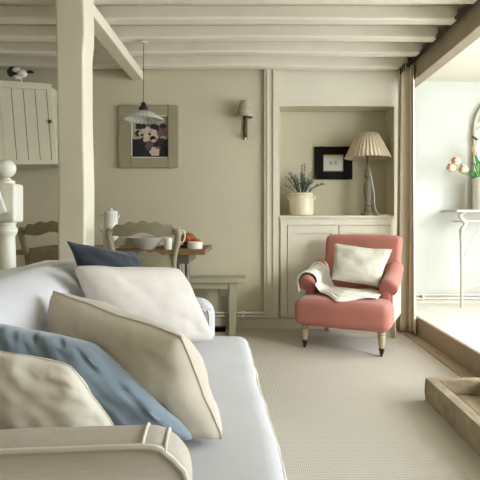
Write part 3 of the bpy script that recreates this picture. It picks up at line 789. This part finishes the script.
def U(px, py, Y): return Vector((P(px, Y), Y, Zp(py, Y)))
def cushion(name, TL, TR, BR, BL, T, m, label, cat='cushion', group=None, seed=1, pull=.07, wr=.006, cr=.0, pip=True, pm=None, sag=0, p=.55, rid=0):
    N = 44
    cen = (TL+TR+BR+BL)/4
    nrm = (TR-BL).cross(BR-TL).normalized()
    vs = []; fs = []
    def pos(i, j, side):
        u, v = i/N, j/N; s_, t_ = 2*u-1, 2*v-1
        s_ = math.copysign(abs(s_)**.9, s_) if s_ else 0; t_ = math.copysign(abs(t_)**.9, t_) if t_ else 0
        s2 = s_*(1-pull*(1-t_*t_)*abs(s_)); t2 = t_*(1-pull*(1-s_*s_)*abs(t_))
        k_ = 1-cr*(s_*s_*t_*t_)**3; s2 *= k_; t2 *= k_
        s2 += .022*nz((t_*2.2, s_*.6, 5), 1.0, seed+2); t2 += .022*nz((s_*2.2, t_*.6, 9), 1.0, seed+4)
        uu, vv = (s2+1)/2, (t2+1)/2
        q = (TL*(1-uu)+TR*uu)*(1-vv)+(BL*(1-uu)+BR*uu)*vv
        e = max(0, (1-s_**2))*max(0, (1-t_**2)); h = T*e**p
        # creases radiating from the corners and the seam
        edge = 1-e
        w_ = wr*(nz((s_*2.2, t_*2.2, side), 1.6, seed)+.5*nz((s_*5, t_*5, side), 1.5, seed+1)*edge)*min(1, e*6)
        if rid:
            r_ = nz((s_*3.0, t_*.8, side), 2.4, seed+5); w_ += rid*(1-abs(r_)*3)*min(1, e*8)*(edge)
        bn = nrm*(.014*nz((s_*1.5, t_*1.5, 0), 1, seed+9))
        return q+nrm*side*(h+w_)+bn-Vector((0, 0, sag*(1-t_*t_)*abs(s_)))
    mb = MB()
    for side in (1, -1):
        vv_ = [pos(i, j, side) if (0 < i < N and 0 < j < N) else pos(i, j, 0) for i in range(N+1) for j in range(N+1)]
        ff = [(i*(N+1)+j, (i+1)*(N+1)+j, (i+1)*(N+1)+j+1, i*(N+1)+j+1) for i in range(N) for j in range(N)]
        mb.add(vv_, ff)
    root = empty(name, (cen.x, cen.y, min(TL.z, TR.z, BR.z, BL.z)))
    for i in range(len(mb.v)): mb.v[i] = mb.v[i]-root.location
    tag(root, label, cat, group)
    mb.build('cover', m, root, angle=80)
    if pip:
        ring = [pos(i, 0, 0) for i in range(N)]+[pos(N, j, 0) for j in range(N)]+[pos(N-i, N, 0) for i in range(N)]+[pos(0, N-j, 0) for j in range(N)]
        MB().tube([q-root.location for q in ring], .0035 if pip is True else pip, 6, closed=True).build('piping', pm or m, root)
    return root
G = 'cushions heaped on the sofa'
# far pair against the far arm
cushion('cushion', U(68, 242, 1.84), U(136, 253, 2.16), U(160, 300, 2.12), U(88, 300, 1.86), .065, M['navy'], 'dark navy velvet cushion behind the large off-white cushion at the far arm', seed=2, wr=.008, group=G)
cushion('cushion', U(71, 264, 1.68), U(180, 267, 2.02), U(215, 341, 2.05), U(108, 355, 1.78), .10, M['offwhite'], 'large smooth off-white cushion leaning at the far arm in front of the navy cushion', seed=3, group=G, pull=.03, cr=.05, p=.40, wr=.005, pip=False)
# middle
cushion('cushion', U(49, 290, 1.45), U(183, 336, 1.16), U(225, 440, 1.19), U(90, 405, 1.36), .12, M['beige'], 'beige linen cushion in the middle of the sofa with a side seam facing the window', seed=4, group=G, wr=.005, pull=.03, cr=.03, rid=.005, p=.42, pip=.0028)
cushion('cushion', U(-18, 321, 1.13), U(94, 342, 1.16), U(198, 441, 1.09), U(10, 442, 1.12), .085, M['blue'], 'slate blue velvet cushion with gathered creases behind the cream cushion', seed=6, group=G, wr=.006, pull=-.03, cr=.04, rid=.011, p=.42, pip=False)
cushion('cushion', U(-24, 349, 1.02), U(72, 364, 1.03), U(121, 440, 1.03), U(-18, 446, 1.02), .055, M['cream'], 'cream cotton cushion at the near arm, nearest to the camera', seed=8, group=G, wr=.007, pull=-.02, cr=.05, rid=.0, p=.42, pip=.0022)

# ------------------------------------------------------------------ armchair
AC = empty('armchair', (.815, 3.865, 0), math.radians(-24.9))
tag(AC, 'dusty pink velvet armchair with turned wooden castor legs by the curtain', 'armchair')
def seatf(p):
    z = p.z
    if z > .31: z += .03*math.exp(-((p.x/.3)**4))*(1-((p.y+.05)/.40)**2)
    f_ = .02*(1-(p.x/.36)**2) if p.y < -.2 else 0
    return (p.x*(1+.03*(p.y < -.15)), p.y-f_, z)
MB().rbox((0, -.06, .280), (.35, .325, .098), .055, 14, seatf).build('seat', M['pink'], AC)
def abf(p):
    h = (p.z-.3)/.56
    wx = p.x*(.885+.05*h)+.022
    y = p.y+.075*h+.02*h*h-.02*(1-(p.x/.34)**2)*0+ .0
    return (wx+.02*h, y, p.z-.012*(p.x/.34)**4*(h > .6))
MB().rbox((0, .190, .575), (.345, .058, .285), .045, 14, abf).build('backrest', M['pink'], AC)
MB().rbox((0.01, .215, .55), (.29, .045, .24), .04, 8, abf).build('back_panel', M['calico'], AC)
for s in (-1, 1):
    # lower arm wall and its scroll roll
    def awf(p, s=s):
        return (p.x+s*.012*(p.z-.3), p.y, p.z)
    aw = MB().rbox((s*.292, .03, .35), (.045, .180, .145), .03, 8, awf).build('arm', M['pink'], AC)
    pts = smooth_pts([(s*.318, -.172, .470), (s*.318, -.155, .478), (s*.316, -.10, .487), (s*.314, .0, .503), (s*.312, .10, .53), (s*.31, .19, .57), (s*.31, .23, .59)], 5)
    nn = len(pts); rr = [.068*min(1, ((i_+.3)/4)**.5) for i_ in range(nn)]
    MB().tube(pts, rr, 20).build('arm_roll', M['pink'], AC, angle=75)
    MB().rbox((s*.343, .06, .33), (.008, .20, .12), .006, 4, lambda p: (p.x, p.y, p.z+.25*max(0, p.y-.02)*(p.z > .3))).build('side_panel', M['calico'], AC)
    # front legs
    X_, Y_ = s*.29, -.30
    lg = MB().lathe([(.018, .045), (.02, .06), (.016, .065), (.021, .075), (.026, .12), (.03, .145), (.022, .152), (.030, .160), (.030, .168), (.024, .175), (.032, .182), (.032, .20)], 20, c=(X_, Y_, 0)).build('leg', M['palewood'], AC)
    cst = MB().lathe([(.02, .04), (.02, .062)], 14, c=(X_, Y_, 0)).box(X_-.013, X_+.013, Y_-.01, Y_+.012, .02, .045)
    T_ = Matrix.Translation((X_, Y_-.006, .02)) @ Matrix.Rotation(PI/2, 4, 'Y')
    cst.lathe([(.014, -.009), (.02, -.006), (.02, .006), (.014, .009)], 18, M4=T_); cst.build('castor', M['dark'], lg)
    # rear legs, raked
    b = MB(); x_ = s*.285
    vs = []
    for (yc, z, h) in ((.19, .25, .024), (.31, 0, .020)):
        for dx, dy in ((-1, -1), (1, -1), (1, 1), (-1, 1)): vs.append((x_+dx*h, yc+dy*h, z))
    b.add(vs, [(0, 1, 2, 3), (7, 6, 5, 4), (0, 4, 5, 1), (1, 5, 6, 2), (2, 6, 7, 3), (3, 7, 4, 0)])
    b.build('leg', M['palewood'], AC, smooth=False, bevel=.003)
MB().box(-.28, .28, -.27, .22, .165, .20).build('seat_frame', M['dark'], AC, smooth=False)
cushion('cushion', U(335, 244, 3.97), U(392, 250, 3.85), U(378, 287, 3.73), U(332, 279, 3.84), .055, M['greycush'], 'pale grey linen cushion propped on the pink armchair', seed=11, wr=.004, pull=.04, p=.45)
# throw: in armchair coordinates, laid over the left arm and across the seat
def armz(y): return .503+.16*max(0, y)+.10*min(0, y)+.6*max(0, y)**2
def seatz(x, y): return .380+.03*math.exp(-((x/.3)**4))*(1-((y+.05)/.40)**2)-.10*max(0, -y-.25)
def thr(u, v):
    s_ = (v-.5)*2
    fold = .010*abs(math.sin(v*PI*7+u*4))+.007*nz((u*6, v*5, 0), 1.2, 4)
    if u < .45:
        y = .0+.02*u+s_*.175; k_ = u/.45
        a = math.radians(200-200*k_); r = .068+.006+fold
        x = -.314+r*math.cos(a); z = armz(y)+r*math.sin(a)
        if k_ < .12: z -= (.12-k_)*.5
        return (x, y, z)
    k_ = (u-.45)/.55
    yc = -.01-.17*min(1, k_*2.2)+.10*max(0, k_-.45); hw_ = .165-.03*max(0, k_-.6)
    y = yc+s_*hw_-.05*math.exp(-((k_-.5)/.16)**2)*(s_ < 0)*(-s_)
    x = -.24+.50*k_+.012*s_
    z = seatz(x, y)+.012+fold*1.4
    d_ = max(0, 1-k_/.14)
    z = z+(armz(y)-z)*d_**1.6
    return (x, y, z)
th = MB().grid(thr, 90, 60).build('throw', M['knit'], solid=.006, angle=180)
th.location = AC.location; th.rotation_euler = AC.rotation_euler
tag(th, 'white ribbed knit throw over the left arm and seat of the pink armchair', 'blanket')

# ------------------------------------------------------------------ light: daylight through the windows
wd_ = bpy.data.worlds.new('sky'); scene.world = wd_; wd_.use_nodes = True
bg = wd_.node_tree.nodes['Background']; bg.inputs[0].default_value = (.84, .92, 1.0, 1); bg.inputs[1].default_value = 9.8
def portal(name, loc, rot, sx_, sy_):
    l = bpy.data.lights.new(name, 'AREA'); l.shape = 'RECTANGLE'; l.size = sx_; l.size_y = sy_; l.cycles.is_portal = True
    o = bpy.data.objects.new(name, l); C.objects.link(o); o.location = loc; o.rotation_euler = rot
portal('window_portal', (XR+.2, (WY0+WY1)/2, (WZ0+WZ1)/2), (0, PI/2, 0), WZ1-WZ0, WY1-WY0)
sun = bpy.data.lights.new('sun', 'SUN'); sun.energy = 1.2; sun.angle = math.radians(12); sun.color = (1, .97, .92)
so_ = bpy.data.objects.new('sun', sun); C.objects.link(so_)
so_.rotation_euler = Vector((-1, .95, -.50)).to_track_quat('-Z', 'Y').to_euler()
